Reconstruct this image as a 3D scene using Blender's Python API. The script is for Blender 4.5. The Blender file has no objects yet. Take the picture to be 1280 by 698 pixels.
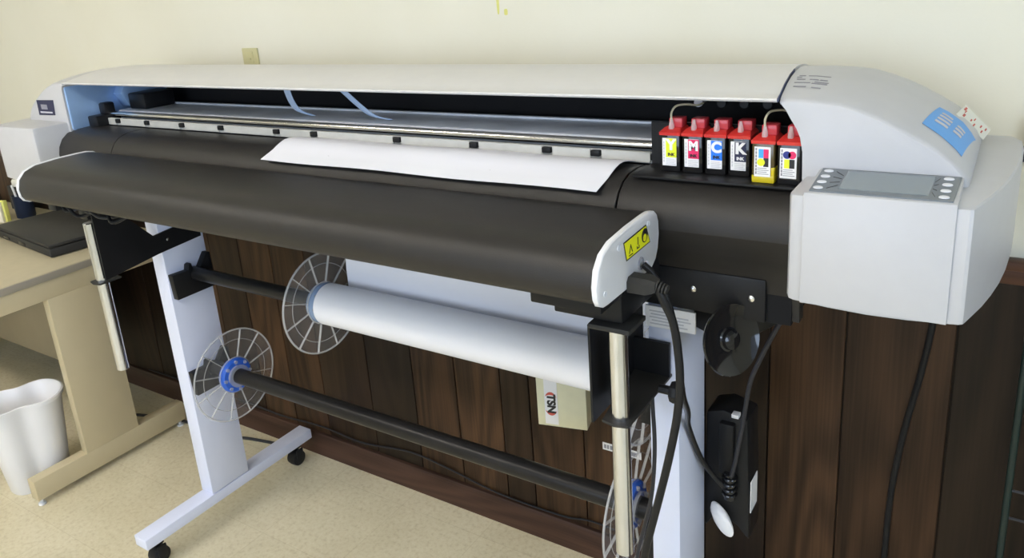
import bpy, bmesh, math, random
from mathutils import Vector, Matrix
random.seed(7)
C = bpy.context.scene.collection
PI = math.pi

# ------------------------------------------------------------------ materials
def new_mat(name):
    m = bpy.data.materials.new(name); m.use_nodes = True
    nt = m.node_tree; nt.nodes.clear()
    out = nt.nodes.new('ShaderNodeOutputMaterial')
    return m, nt, out

def pmat(name, col, rough=.5, metal=0., bump=0., bscale=200., vary=0., vscale=8., coat=0., spec=.5):
    """procedural principled material with fine mottling and bump"""
    m, nt, out = new_mat(name)
    b = nt.nodes.new('ShaderNodeBsdfPrincipled')
    b.inputs['Base Color'].default_value = (*col, 1)
    b.inputs['Roughness'].default_value = rough
    b.inputs['Metallic'].default_value = metal
    b.inputs['Coat Weight'].default_value = coat
    b.inputs['Specular IOR Level'].default_value = spec
    tc = nt.nodes.new('ShaderNodeTexCoord')
    if vary > 0:
        n = nt.nodes.new('ShaderNodeTexNoise'); n.inputs['Scale'].default_value = vscale
        n.inputs['Detail'].default_value = 5
        r = nt.nodes.new('ShaderNodeValToRGB')
        r.color_ramp.elements[0].position = .3; r.color_ramp.elements[1].position = .7
        r.color_ramp.elements[0].color = (*[c*(1-vary) for c in col], 1)
        r.color_ramp.elements[1].color = (*[min(1, c*(1+vary)) for c in col], 1)
        nt.links.new(tc.outputs['Object'], n.inputs['Vector'])
        nt.links.new(n.outputs['Fac'], r.inputs['Fac'])
        nt.links.new(r.outputs['Color'], b.inputs['Base Color'])
    if bump > 0:
        n2 = nt.nodes.new('ShaderNodeTexNoise'); n2.inputs['Scale'].default_value = bscale
        n2.inputs['Detail'].default_value = 3
        bp = nt.nodes.new('ShaderNodeBump'); bp.inputs['Strength'].default_value = bump
        bp.inputs['Distance'].default_value = .002
        nt.links.new(tc.outputs['Object'], n2.inputs['Vector'])
        nt.links.new(n2.outputs['Fac'], bp.inputs['Height'])
        nt.links.new(bp.outputs['Normal'], b.inputs['Normal'])
    nt.links.new(b.outputs[0], out.inputs[0])
    return m

def clear_mat(name, tint, body, rough=.08):
    """thin clear plastic: lets most light straight through, keeps gloss and a little milkiness"""
    m, nt, out = new_mat(name)
    t = nt.nodes.new('ShaderNodeBsdfTransparent'); t.inputs[0].default_value = (*tint, 1)
    b = nt.nodes.new('ShaderNodeBsdfPrincipled')
    b.inputs['Base Color'].default_value = (*tint, 1); b.inputs['Roughness'].default_value = rough
    mx = nt.nodes.new('ShaderNodeMixShader'); mx.inputs[0].default_value = body
    nt.links.new(t.outputs[0], mx.inputs[1]); nt.links.new(b.outputs[0], mx.inputs[2])
    nt.links.new(mx.outputs[0], out.inputs[0])
    return m

def emit_mat(name, col, s):
    m, nt, out = new_mat(name)
    e = nt.nodes.new('ShaderNodeEmission'); e.inputs[0].default_value = (*col, 1); e.inputs[1].default_value = s
    nt.links.new(e.outputs[0], out.inputs[0]); return m

def wood_mat(name, dark, light, seed, rough=.42, along='Z'):
    ax = (lambda p, q: (p, p, q)) if along == 'Z' else (lambda p, q: (q, p, p))
    m, nt, out = new_mat(name); L = nt.links
    b = nt.nodes.new('ShaderNodeBsdfPrincipled'); b.inputs['Roughness'].default_value = rough; b.inputs['Specular IOR Level'].default_value = .22
    tc = nt.nodes.new('ShaderNodeTexCoord')
    mp = nt.nodes.new('ShaderNodeMapping'); mp.inputs['Scale'].default_value = ax(9, .8)
    mp.inputs['Location'].default_value = (seed*3.1, seed*1.7, seed*2.3)
    n1 = nt.nodes.new('ShaderNodeTexNoise'); n1.inputs['Scale'].default_value = 1.6; n1.inputs['Detail'].default_value = 3
    mp2 = nt.nodes.new('ShaderNodeMapping'); mp2.inputs['Scale'].default_value = ax(5.5, .62)
    mp2.inputs['Location'].default_value = (seed*5.3, 0, seed*.9)
    w = nt.nodes.new('ShaderNodeTexNoise'); w.inputs['Scale'].default_value = 1.; w.inputs['Detail'].default_value = 1.2; w.inputs['Roughness'].default_value = .35
    mp3 = nt.nodes.new('ShaderNodeMapping'); mp3.inputs['Scale'].default_value = ax(170, 3.5)
    n2 = nt.nodes.new('ShaderNodeTexNoise'); n2.inputs['Scale'].default_value = 1.; n2.inputs['Detail'].default_value = 4
    for a in (mp, mp2, mp3): L.new(tc.outputs['Object'], a.inputs[0])
    L.new(mp.outputs[0], n1.inputs['Vector']); L.new(mp2.outputs[0], w.inputs['Vector']); L.new(mp3.outputs[0], n2.inputs['Vector'])
    def math_(op, a, bb):
        k = nt.nodes.new('ShaderNodeMath'); k.operation = op
        for i, v in enumerate((a, bb)):
            if isinstance(v, (int, float)): k.inputs[i].default_value = v
            else: L.new(v, k.inputs[i])
        return k.outputs[0]
    fig = math_('ADD', math_('MULTIPLY', math_('SINE', math_('MULTIPLY', w.outputs['Fac'], 85.), 0), .5), .5)
    s = math_('ADD', math_('MULTIPLY', n1.outputs['Fac'], .45), math_('ADD', math_('MULTIPLY', fig, .20), math_('MULTIPLY', n2.outputs['Fac'], .42)))
    r = nt.nodes.new('ShaderNodeValToRGB')
    r.color_ramp.elements[0].position = .30; r.color_ramp.elements[1].position = .70
    r.color_ramp.elements[0].color = (*dark, 1); r.color_ramp.elements[1].color = (*light, 1)
    L.new(s, r.inputs[0]); L.new(r.outputs[0], b.inputs['Base Color'])
    bp = nt.nodes.new('ShaderNodeBump'); bp.inputs['Strength'].default_value = .15; bp.inputs['Distance'].default_value = .001
    L.new(n2.outputs['Fac'], bp.inputs['Height']); L.new(bp.outputs[0], b.inputs['Normal'])
    L.new(b.outputs[0], out.inputs[0]); return m

def floor_mat():
    m, nt, out = new_mat('vinyl_tile'); L = nt.links
    b = nt.nodes.new('ShaderNodeBsdfPrincipled'); b.inputs['Roughness'].default_value = .38
    tc = nt.nodes.new('ShaderNodeTexCoord')
    n = nt.nodes.new('ShaderNodeTexNoise'); n.inputs['Scale'].default_value = 75; n.inputs['Detail'].default_value = 5; n.inputs['Roughness'].default_value = .7
    r = nt.nodes.new('ShaderNodeValToRGB'); e = r.color_ramp.elements
    e[0].position = .30; e[0].color = (.61, .53, .36, 1); e[1].position = .47; e[1].color = (.74, .67, .48, 1)
    x = e.new(.70); x.color = (.80, .74, .57, 1)
    n3 = nt.nodes.new('ShaderNodeTexNoise'); n3.inputs['Scale'].default_value = 5; n3.inputs['Detail'].default_value = 3
    mxa = nt.nodes.new('ShaderNodeMix'); mxa.data_type = 'RGBA'; mxa.blend_type = 'MULTIPLY'; mxa.inputs[0].default_value = .35
    r3 = nt.nodes.new('ShaderNodeValToRGB'); r3.color_ramp.elements[0].position = .35; r3.color_ramp.elements[1].position = .6
    r3.color_ramp.elements[0].color = (.78, .76, .7, 1); r3.color_ramp.elements[1].color = (1, 1, 1, 1)
    br = nt.nodes.new('ShaderNodeTexBrick'); br.offset = 0; br.squash = 1
    br.inputs['Scale'].default_value = 1; br.inputs['Brick Width'].default_value = .305; br.inputs['Row Height'].default_value = .305
    br.inputs['Mortar Size'].default_value = .0012; br.inputs['Mortar Smooth'].default_value = .3
    br.inputs['Color1'].default_value = (1, 1, 1, 1); br.inputs['Color2'].default_value = (.965, .965, .955, 1); br.inputs['Mortar'].default_value = (.86, .84, .79, 1)
    mx = nt.nodes.new('ShaderNodeMix'); mx.data_type = 'RGBA'; mx.blend_type = 'MULTIPLY'; mx.inputs[0].default_value = 1
    L.new(tc.outputs['Object'], n.inputs['Vector']); L.new(tc.outputs['Object'], n3.inputs['Vector']); L.new(tc.outputs['Object'], br.inputs['Vector'])
    L.new(n.outputs['Fac'], r.inputs[0]); L.new(n3.outputs['Fac'], r3.inputs[0])
    L.new(r.outputs[0], mxa.inputs[6]); L.new(r3.outputs[0], mxa.inputs[7])
    L.new(mxa.outputs[2], mx.inputs[6]); L.new(br.outputs['Color'], mx.inputs[7])
    L.new(mx.outputs[2], b.inputs['Base Color']); L.new(b.outputs[0], out.inputs[0]); return m

M = dict(
    grey=pmat('printer_grey_plastic', (.50, .505, .53), .38, bump=.06, bscale=500, vary=.015, vscale=30),
    hood=pmat('hood_grey_plastic', (.64, .635, .635), .36, bump=.06, bscale=500, vary=.015, vscale=30),
    cap=pmat('end_cap_white_plastic', (.74, .75, .78), .35),
    apron=pmat('black_textured_plastic', (.023, .021, .0195), .36, bump=.25, bscale=900, vary=.08, vscale=40, spec=.3),
    black=pmat('black_painted_metal', (.012, .012, .013), .4, vary=.1, vscale=20, spec=.22),
    rubber=pmat('black_rubber', (.014, .014, .015), .42, spec=.22),
    inner=pmat('matt_black_interior', (.006, .006, .007), .7, spec=.22),
    gloss=pmat('black_gloss_plastic', (.01, .01, .011), .08),
    post=pmat('powder_coated_post', (.72, .765, .94), .42, bump=.05, bscale=700, vary=.012, vscale=15),
    chrome=pmat('brushed_aluminium', (.72, .74, .79), .2, 1, vary=.04, vscale=30),
    steel=pmat('polished_steel', (.72, .71, .68), .16, 1),
    beam=pmat('anodised_aluminium', (.74, .77, .83), .36, .1, vary=.1, vscale=14),
    strip=pmat('pinch_bar_grey', (.50, .50, .47), .45, vary=.05, vscale=40),
    panelmetal=pmat('sky_tinted_steel', (.36, .55, .86), .28, .35, vary=.06, vscale=12),  # blue reflection of the window sky is put into the base colour
    paper=pmat('white_paper', (.82, .825, .88), .7),
    rod=pmat('dark_spindle_metal', (.022, .021, .021), .32, .3, vary=.15, vscale=10, spec=.22),
    screw=pmat('bright_screw', (.8, .8, .8), .25, 1),
    red=pmat('red_plastic_cap', (.62, .03, .025), .3, coat=.3),
    redclear=clear_mat('clear_red_plastic', (.62, .06, .08), .8, .2),
    tube=clear_mat('clear_ink_tube', (.78, .76, .58), .55, .15),
    label=pmat('white_label', (.84, .84, .86), .5),
    yellow=pmat('yellow_print', (.78, .86, .02), .45), hazard=pmat('hazard_yellow', (.86, .86, .02), .45),
    magenta=pmat('magenta_print', (.74, .015, .12), .45), cyan=pmat('blue_print', (.01, .19, .85), .45),
    ltblue=pmat('light_blue_print', (.06, .38, .85), .45), navy=pmat('navy_print', (.012, .015, .06), .45),
    seam=pmat('dark_seam', (.03, .05, .14), .5), deep=pmat('deep_blue_print', (.02, .03, .22), .45), inkblack=pmat('black_print', (.012, .012, .014), .5),
    greyprint=pmat('grey_print', (.28, .28, .32), .6), fade=pmat('faint_grey_print', (.55, .55, .60), .6),
    redprint=pmat('red_print', (.60, .10, .07), .55), amber=pmat('smoky_amber_tank', (.085, .062, .022), .15), amberink=pmat('amber_ink', (.62, .50, .02), .2),
    sticker=pmat('blue_sticker', (.11, .36, .78), .5), tag=pmat('cream_tag', (.80, .79, .70), .6),
    panel=pmat('control_panel_slate', (.155, .18, .205), .35), lcd=pmat('lcd_grey_glass', (.19, .235, .255), .16, coat=.5),
    button=pmat('white_button', (.78, .80, .86), .35),
    clear=clear_mat('clear_flange_plastic', (.96, .96, .96), .045, .06), rib=clear_mat('clear_rib_plastic', (.92, .92, .92), .30, .12),
    blueplastic=pmat('blue_hub_plastic', (.03, .13, .62), .35), palehub=clear_mat('pale_blue_hub_plastic', (.45, .60, .85), .55, .2), ribbon=clear_mat('blue_white_ribbon_tube', (.50, .64, .86), .85, .25),
    laminate=pmat('beige_laminate', (.50, .44, .30), .45, bump=.05, bscale=300, vary=.03, vscale=25),
    bullnose=pmat('taupe_edge_band', (.30, .27, .22), .5), steelbeige=pmat('beige_painted_steel', (.56, .48, .31), .42, vary=.02, vscale=12),
    beigedark=pmat('brown_modesty_board', (.33, .28, .19), .5, vary=.05, vscale=6),
    white=pmat('white_trash_plastic', (.82, .82, .84), .35), carton=pmat('cream_carton', (.72, .70, .50), .7, vary=.03, vscale=30),
    ivory=pmat('ivory_outlet_plastic', (.56, .53, .30), .45), device=pmat('dark_grey_device', (.035, .034, .032), .5, bump=.15, bscale=700, spec=.22),
    note=pmat('yellow_note_paper', (.80, .80, .22), .7), notep=pmat('pale_note_paper', (.80, .76, .62), .7),
    cup=pmat('navy_cup', (.012, .02, .045), .35, spec=.22), green=pmat('dark_green_wire', (.003, .016, .014), .4),
    cable=pmat('black_cable_jacket', (.014, .014, .015), .33, spec=.22), greycable=pmat('dark_grey_cable', (.035, .035, .04), .4, spec=.22),
    railwood=wood_mat('reddish_rail_wood', (.055, .024, .014), (.11, .050, .028), 5., along='X'), basewood=wood_mat('reddish_base_wood', (.036, .018, .012), (.080, .042, .029), 8., along='X'),
    glass=clear_mat('window_glass', (.95, .97, 1.), .05, .02), frame=pmat('white_window_frame', (.8, .8, .8), .4),
    ceil=pmat('white_ceiling_tile', (.80, .79, .74), .8, bump=.3, bscale=120), lamp=emit_mat('fluorescent_diffuser', (1., .93, .845), 27.),
)
WOOD = [wood_mat('walnut_panel_%d' % i, d, l, i*1.37) for i, (d, l) in enumerate([
    ((.013, .0062, .0032), (.060, .030, .0145)), ((.009, .0045, .0026), (.034, .018, .0095)),
    ((.016, .0078, .004), (.080, .041, .020)), ((.0065, .0035, .0023), (.023, .0135, .0078))])]

# ------------------------------------------------------------------ mesh helpers
class MB:
    """collects shapes in world coordinates; build() links them as ONE mesh object"""
    def __init__(s): s.bm = bmesh.new()
    def _take(s, t, mat4=None):
        if mat4 is not None: bmesh.ops.transform(t, matrix=mat4, verts=t.verts)
        me = bpy.data.meshes.new('tmp'); t.to_mesh(me); t.free(); s.bm.from_mesh(me); bpy.data.meshes.remove(me); return s
    def box(s, x0, x1, y0, y1, z0, z1, bev=0., seg=2, mat4=None, mi=0):
        t = bmesh.new(); bmesh.ops.create_cube(t, size=1)
        bmesh.ops.scale(t, vec=(x1-x0, y1-y0, z1-z0), verts=t.verts)
        bmesh.ops.translate(t, vec=((x0+x1)/2, (y0+y1)/2, (z0+z1)/2), verts=t.verts)
        if bev > 0: bmesh.ops.bevel(t, geom=t.edges[:], offset=bev, segments=seg, affect='EDGES', profile=.5)
        for f in t.faces: f.material_index = mi
        return s._take(t, mat4)
    def poly(s, pts, vec, bev=0., seg=2, mat4=None):
        """closed outline (3-D points) extruded along vec"""
        t = bmesh.new(); v = Vector(vec)
        a = [t.verts.new(p) for p in pts]; b = [t.verts.new(Vector(p)+v) for p in pts]; n = len(a)
        t.faces.new(a); t.faces.new(b[::-1])
        for i in range(n): t.faces.new((a[i], b[i], b[(i+1) % n], a[(i+1) % n]))
        bmesh.ops.recalc_face_normals(t, faces=t.faces[:])
        if bev > 0:
            ed = [e for e in t.edges if e.calc_face_angle(0) > .6]
            bmesh.ops.bevel(t, geom=ed, offset=bev, segments=seg, affect='EDGES', profile=.5)
        return s._take(t, mat4)
    def loft(s, rings, closed=True, caps=True):
        t = bmesh.new(); R = [[t.verts.new(p) for p in r] for r in rings]; n = len(R[0])
        for a, b in zip(R, R[1:]):
            for i in range(n if closed else n-1): t.faces.new((a[i], a[(i+1) % n], b[(i+1) % n], b[i]))
        if caps and closed: t.faces.new(R[0][::-1]); t.faces.new(R[-1])
        bmesh.ops.recalc_face_normals(t, faces=t.faces[:])
        return s._take(t)
    def lathe(s, prof, origin, axis, n=40, phase=0.):
        """profile of (radius, along) spun about axis through origin"""
        ax = Vector(axis).normalized(); q = ax.to_track_quat('Z', 'Y').to_matrix()
        o = Vector(origin); rings = []
        for r, h in prof:
            rings.append([o + q @ Vector((max(r, 1e-5)*math.cos(phase+2*PI*i/n), max(r, 1e-5)*math.sin(phase+2*PI*i/n), h)) for i in range(n)])
        return s.loft(rings)
    def cyl(s, a, b, r, n=24, bev=0.):
        a, b = Vector(a), Vector(b); h = (b-a).length; c = min(bev or r*.12, h*.3)
        return s.lathe([(0, 0), (r-c, 0), (r, c), (r, h-c), (r-c, h), (0, h)], a, b-a, n)
    def tube(s, pts, r, n=10, sub=8):
        P = catmull([Vector(p) for p in pts], sub); rings = []; up = None
        for i, p in enumerate(P):
            d = (P[min(i+1, len(P)-1)]-P[max(i-1, 0)]).normalized()
            if up is None: up = d.orthogonal().normalized()
            up = (up - d*up.dot(d)).normalized(); sd = d.cross(up)
            rings.append([p + up*r*math.cos(2*PI*k/n) + sd*r*math.sin(2*PI*k/n) for k in range(n)])
        return s.loft(rings)
    def torus(s, c, axis, R, r, n=48, m=10):
        q = Vector(axis).normalized().to_track_quat('Z', 'Y').to_matrix(); c = Vector(c); t = bmesh.new()
        V = [[t.verts.new(c + q @ Vector(((R+r*math.cos(2*PI*j/m))*math.cos(2*PI*i/n), (R+r*math.cos(2*PI*j/m))*math.sin(2*PI*i/n), r*math.sin(2*PI*j/m)))) for j in range(m)] for i in range(n)]
        for i in range(n):
            for j in range(m): t.faces.new((V[i][j], V[(i+1) % n][j], V[(i+1) % n][(j+1) % m], V[i][(j+1) % m]))
        bmesh.ops.recalc_face_normals(t, faces=t.faces[:])
        return s._take(t)
    def grid(s, rows, thick=0.):
        """open sheet through rows of points, given a thickness"""
        t = bmesh.new(); R = [[t.verts.new(p) for p in r] for r in rows]
        for a, b in zip(R, R[1:]):
            for i in range(len(a)-1): t.faces.new((a[i], a[i+1], b[i+1], b[i]))
        bmesh.ops.recalc_face_normals(t, faces=t.faces[:])
        if thick: bmesh.ops.solidify(t, geom=t.faces[:], thickness=thick)
        return s._take(t)
    def build(s, name, mats, parent=None, smooth=35):
        me = bpy.data.meshes.new(name)
        org = root_of(parent).location.copy() if parent else Vector((0, 0, 0))
        bmesh.ops.translate(s.bm, vec=-org, verts=s.bm.verts)
        s.bm.to_mesh(me); s.bm.free()
        for m in (mats if isinstance(mats, (list, tuple)) else [mats]): me.materials.append(m)
        me.shade_smooth()
        me.set_sharp_from_angle(angle=math.radians(smooth))
        o = bpy.data.objects.new(name, me); C.objects.link(o)
        if parent: o.parent = parent
        return o

def catmull(P, sub):
    if len(P) < 3: return P
    out = []
    for i in range(len(P)-1):
        p0 = P[i-1] if i else P[0]*2-P[1]; p1, p2 = P[i], P[i+1]; p3 = P[i+2] if i+2 < len(P) else P[-1]*2-P[-2]
        for k in range(sub):
            t = k/sub
            out.append(.5*((2*p1)+(p2-p0)*t+(2*p0-5*p1+4*p2-p3)*t*t+(3*p1-p0-3*p2+p3)*t**3))
    return out + [P[-1]]

def root_of(o):
    while o.parent: o = o.parent
    return o

def thing(name, label, cat, loc=(0, 0, 0), group=None):
    o = bpy.data.objects.new(name, None); C.objects.link(o); o.location = loc; o.empty_display_size = .05
    return tag(o, label, cat, group)

def tag(o, label, cat=None, group=None, kind=None):
    o['label'] = label
    if cat: o['category'] = cat
    if group: o['group'] = group
    if kind: o['kind'] = kind
    return o

def struct(o): o['kind'] = 'structure'; return o

def recenter(o):
    """move a one-mesh thing's origin to the middle of its base"""
    vs = [v.co for v in o.data.vertices]
    c = Vector(((min(v.x for v in vs)+max(v.x for v in vs))/2, (min(v.y for v in vs)+max(v.y for v in vs))/2, min(v.z for v in vs)))
    o.data.transform(Matrix.Translation(-c)); o.location = c; return o

def lettering(name, txt, size, origin, xdir, ydir, mat, parent, depth=.0003, align='CENTER', bold=0.):
    """solid lettering lying in the plane spanned by xdir / ydir"""
    cu = bpy.data.curves.new('t', 'FONT'); cu.body = txt; cu.size = size; cu.extrude = depth; cu.align_x = align; cu.align_y = 'CENTER'; cu.offset = bold
    to = bpy.data.objects.new('t', cu); C.objects.link(to)
    bpy.context.view_layer.update()
    me = bpy.data.meshes.new_from_object(to.evaluated_get(bpy.context.evaluated_depsgraph_get()))
    bpy.data.objects.remove(to); bpy.data.curves.remove(cu)
    X = Vector(xdir).normalized(); Y = Vector(ydir); Y = (Y-X*Y.dot(X)).normalized(); Z = X.cross(Y)
    m4 = Matrix((X, Y, Z)).transposed().to_4x4(); m4.translation = Vector(origin)
    me.transform(m4); me.materials.clear(); me.materials.append(mat); me.name = name
    me.transform(Matrix.Translation(-root_of(parent).location))
    o = bpy.data.objects.new(name, me); C.objects.link(o); o.parent = parent; return o

# ------------------------------------------------------------------ room
YW = 1.629
XA, XB, YA, ZC = -4.6, 2.4, -2.8, 2.55
struct(MB().box(XA, XB, YA, YW, -.06, 0).build('floor', floor_mat()))
def wall_mat():
    m, nt, out = new_mat('cream_wall_paint'); L = nt.links
    b = nt.nodes.new('ShaderNodeBsdfPrincipled'); b.inputs['Roughness'].default_value = .55
    tc = nt.nodes.new('ShaderNodeTexCoord'); n = nt.nodes.new('ShaderNodeTexNoise'); n.inputs['Scale'].default_value = 3; n.inputs['Detail'].default_value = 4
    r = nt.nodes.new('ShaderNodeValToRGB'); r.color_ramp.elements[0].position = .3; r.color_ramp.elements[1].position = .7
    r.color_ramp.elements[0].color = (.74, .715, .59, 1); r.color_ramp.elements[1].color = (.77, .75, .64, 1)
    L.new(tc.outputs['Object'], n.inputs['Vector']); L.new(n.outputs['Fac'], r.inputs[0])
    col = r.outputs[0]; sep = nt.nodes.new('ShaderNodeSeparateXYZ'); L.new(tc.outputs['Object'], sep.inputs[0])
    def mk(op, a, v):
        k = nt.nodes.new('ShaderNodeMath'); k.operation = op; L.new(a, k.inputs[0])
        if isinstance(v, (int, float)): k.inputs[1].default_value = v
        else: L.new(v, k.inputs[1])
        return k.outputs[0]
    for (cx, cz, hx, hz) in ((-1.086, 1.60, .0042, .087), (-1.064, 1.518, .0052, .0075)):      # two dried yellow drips
        dx = mk('ABSOLUTE', mk('DIVIDE', mk('SUBTRACT', sep.outputs[0], cx), hx), 0); dz = mk('ABSOLUTE', mk('DIVIDE', mk('SUBTRACT', sep.outputs[2], cz), hz), 0)
        d = mk('ADD', mk('POWER', dx, 4.), mk('POWER', dz, 4.)); msk = mk('LESS_THAN', d, 1.)
        mx = nt.nodes.new('ShaderNodeMix'); mx.data_type = 'RGBA'; L.new(msk, mx.inputs[0]); L.new(col, mx.inputs[6]); mx.inputs[7].default_value = (.70, .68, .20, 1); col = mx.outputs[2]
    L.new(col, b.inputs['Base Color'])
    n2 = nt.nodes.new('ShaderNodeTexNoise'); n2.inputs['Scale'].default_value = 160; bp = nt.nodes.new('ShaderNodeBump'); bp.inputs['Strength'].default_value = .12; bp.inputs['Distance'].default_value = .002
    L.new(tc.outputs['Object'], n2.inputs['Vector']); L.new(n2.outputs['Fac'], bp.inputs['Height']); L.new(bp.outputs[0], b.inputs['Normal'])
    L.new(b.outputs[0], out.inputs[0]); return m
WALL = wall_mat()
struct(MB().box(XA, XB, YW, YW+.1, 0, ZC).build('wall_back', WALL))
struct(MB().box(XA-.1, XA, YA, YW+.1, 0, ZC).build('wall_left', WALL))
wy0, wy1, wz0, wz1 = -2.3, .5, .95, 2.25
fx0, fx1 = -2.6, .4
wq = MB()
wq.box(XA-.1, XB+.1, YA-.1, YA, 0, wz0).box(XA-.1, XB+.1, YA-.1, YA, wz1, ZC).box(XA-.1, fx0, YA-.1, YA, wz0, wz1).box(fx1, XB+.1, YA-.1, YA, wz0, wz1)
struct(wq.build('wall_front', WALL))
wg = MB()
wg.box(fx0, fx1, YA-.08, YA, wz0, wz0+.05).box(fx0, fx1, YA-.08, YA, wz1-.05, wz1).box(fx0, fx0+.05, YA-.08, YA, wz0, wz1).box(fx1-.05, fx1, YA-.08, YA, wz0, wz1).box(-1.13, -1.07, YA-.07, YA-.02, wz0, wz1)
fill_win = struct(wg.build('fill_window', M['frame']))  # unseen extra window, added so light reaches the printer's front evenly
MB().box(fx0+.05, fx1-.05, YA-.05, YA-.045, wz0+.05, wz1-.05).build('pane', M['glass'], fill_win)
wr = MB()
wr.box(XB, XB+.1, YA, YW+.1, 0, wz0).box(XB, XB+.1, YA, YW+.1, wz1, ZC).box(XB, XB+.1, YA, wy0, wz0, wz1).box(XB, XB+.1, wy1, YW+.1, wz0, wz1)
struct(wr.build('wall_right', WALL))
wf = MB()
wf.box(XB, XB+.08, wy0, wy1, wz0, wz0+.05).box(XB, XB+.08, wy0, wy1, wz1-.05, wz1).box(XB, XB+.08, wy0, wy0+.05, wz0, wz1).box(XB, XB+.08, wy1-.05, wy1, wz0, wz1).box(XB+.02, XB+.07, -.93, -.87, wz0, wz1)
win = struct(wf.build('window_1', M['frame']))
MB().box(XB+.045, XB+.05, wy0+.05, wy1-.05, wz0+.05, wz1-.05).build('pane', M['glass'], win)
struct(MB().box(XA, XB, YA, YW, ZC, ZC+.08).build('ceiling', M['ceil']))

# dark walnut panelling below the rail: planks of unequal width with open grooves
pan = MB(); edges = [XA, -4.3, -3.95, -3.72, -3.4, -3.2, -2.9, -2.62, -2.42, -2.253, -2.088, -1.92, -1.693, -1.50, -1.331, -1.167, -1.069, -.90, -.70, -.56, -.409, -.251, -.049, .17, .40, .6, .9, 1.2, 1.45, 1.8, 2.1, XB]
pick = [0, 1, 2, 3, 0, 1, 3, 2, 1, 2, 0, 1, 3, 0, 2, 1, 0, 2, 1, 3, 2, 0, 3, 0, 1, 2, 0, 3, 1, 0, 2]
for i, (a, b) in enumerate(zip(edges, edges[1:])): pan.box(a+.0018, b-.0018, YW-.012, YW-.001, 0, 1.018, bev=.0012, seg=1, mi=pick[i % len(pick)])
pan.box(XA, XB, YW-.004, YW-.0005, 0, 1.01, mi=3)
struct(pan.build('trim_1', WOOD))
struct(MB().box(XA, XB, YW-.034, YW, 1.016, 1.034, bev=.004).box(XA, XB, YW-.022, YW, .985, 1.017, bev=.004).build('trim_2', M['railwood']))
struct(MB().poly([(XA, YW, 0), (XA, YW-.026, 0), (XA, YW-.026, .078), (XA, YW-.020, .088), (XA, YW, .094)], (XB-XA, 0, 0)).build('baseboard_back', M['basewood']))

for i, (lx, ly) in enumerate(((-.75, -.45), (-2.7, -.35))):
    t = thing('ceiling_light', 'fluorescent ceiling light above the %s end of the printer' % ('right' if i == 0 else 'left'), 'light', (lx, ly, ZC-.07))
    MB().box(lx-.62, lx+.62, ly-.17, ly+.17, ZC-.055, ZC, bev=.006).build('housing', M['frame'], t)
    MB().box(lx-.59, lx+.59, ly-.14, ly+.14, ZC-.07, ZC-.054, bev=.004).build('diffuser', M['lamp'], t)

# ------------------------------------------------------------------ the printer
P = thing('wide_format_printer', 'long light grey wide format inkjet printer on a wheeled stand', 'printer', (-1.25, 1.25, 0))
XR, XL = -.456, -1.986            # +X faces of the two posts
MX = lambda x: -2.52-x            # mirror about the middle of the body

def crown(y):
    t = (y-1.15)/.35
    return .086*t*(1-t)*(1.15-.3*t) if 0 < t < 1 else 0.
ARC = [(-.286, 1.4015), (-.258, 1.402), (-.23, 1.4), (-.204, 1.397), (-.178, 1.389), (-.152, 1.379), (-.127, 1.3665), (-.101, 1.352), (-.08, 1.339), (-.061, 1.323), (-.05, 1.312), (-.044, 1.305), (-.040, 1.297), (-.038, 1.286)]
def arc_z(x):
    for (a, za), (b, zb) in zip(ARC, ARC[1:]):
        if a <= x <= b: return za+(zb-za)*(x-a)/(b-a)
    return ARC[0][1] if x < ARC[0][0] else ARC[-1][1]
YS = [1.148, 1.149, 1.1525, 1.158, 1.18, 1.21, 1.25, 1.30, 1.35, 1.40, 1.45, 1.48, 1.50]
EDGE = [.0045, .0025, .0006, 0] + [0]*9       # soft front edge
def fc(x):  # where crown fades toward the steep right end
    return 1. if x < -.06 else max(.6, 1-(x+.06)*18)
def upper_shell(mirror, opening):
    rings = []
    for y, e in zip(YS, EDGE):
        top = [(x - (e if x > -.06 else 0), z-e+crown(y)*fc(x)) for x, z in ARC]
        if opening: lo = [(-.038-e, 1.20), (-.251, 1.20), (-.251, 1.283), (-.252, 1.325), (-.256, 1.347), (-.2615, 1.360), (-.269, 1.372), (-.2775, 1.387)]
        else: lo = [(-.038-e, 1.20), (-.2585, 1.20), (-.2585, 1.283), (-.2585, 1.30), (-.2585, 1.33), (-.2585, 1.360), (-.2595, 1.382), (-.266, 1.393)]
        ring = [(x, y, z) for x, z in top+lo]
        if mirror: ring = [(MX(x), yy, z) for x, yy, z in ring][::-1]
        rings.append(ring)
    return MB().loft(rings)

# hood: a long crowned lid over the carriage
hood = MB(); rings = []
hx1, hx0 = -.2875, MX(-.2865)
prof = [(1.139, 1.399), (1.136, 1.402), (1.1375, 1.4045)] + [(y, 1.4045+crown(y)) for y in (1.15, 1.17, 1.2, 1.24, 1.28, 1.32, 1.36, 1.40, 1.44, 1.48, 1.5)] + [(1.5, 1.30), (1.494, 1.30), (1.494, 1.392), (1.40, 1.405), (1.25, 1.405), (1.15, 1.399)]
for k in range(25):
    u = k/24; ring = []
    for y, z in prof:
        sl = .034*max(0, (y-1.137))/.363        # right edge runs back at a slant
        ring.append((hx0+(hx1-sl-hx0)*u, y, z))
    rings.append(ring)
hood.loft(rings)
hood_o = hood.build('hood', M['hood'], P)
MB().poly([(-.2876, 1.1385, 1.4052)] + [(-.2876-.034*(y-1.137)/.363, y, 1.4049+crown(y)) for y in (1.16, 1.2, 1.25, 1.3)] + [(-.2862-.034*(y-1.137)/.363, y, 1.4049+crown(y)) for y in (1.3, 1.25, 1.2, 1.16)] + [(-.2862, 1.1385, 1.4052)], (0, 0, -.006)).build('seam_strip', M['seam'], hood_o)

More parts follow.
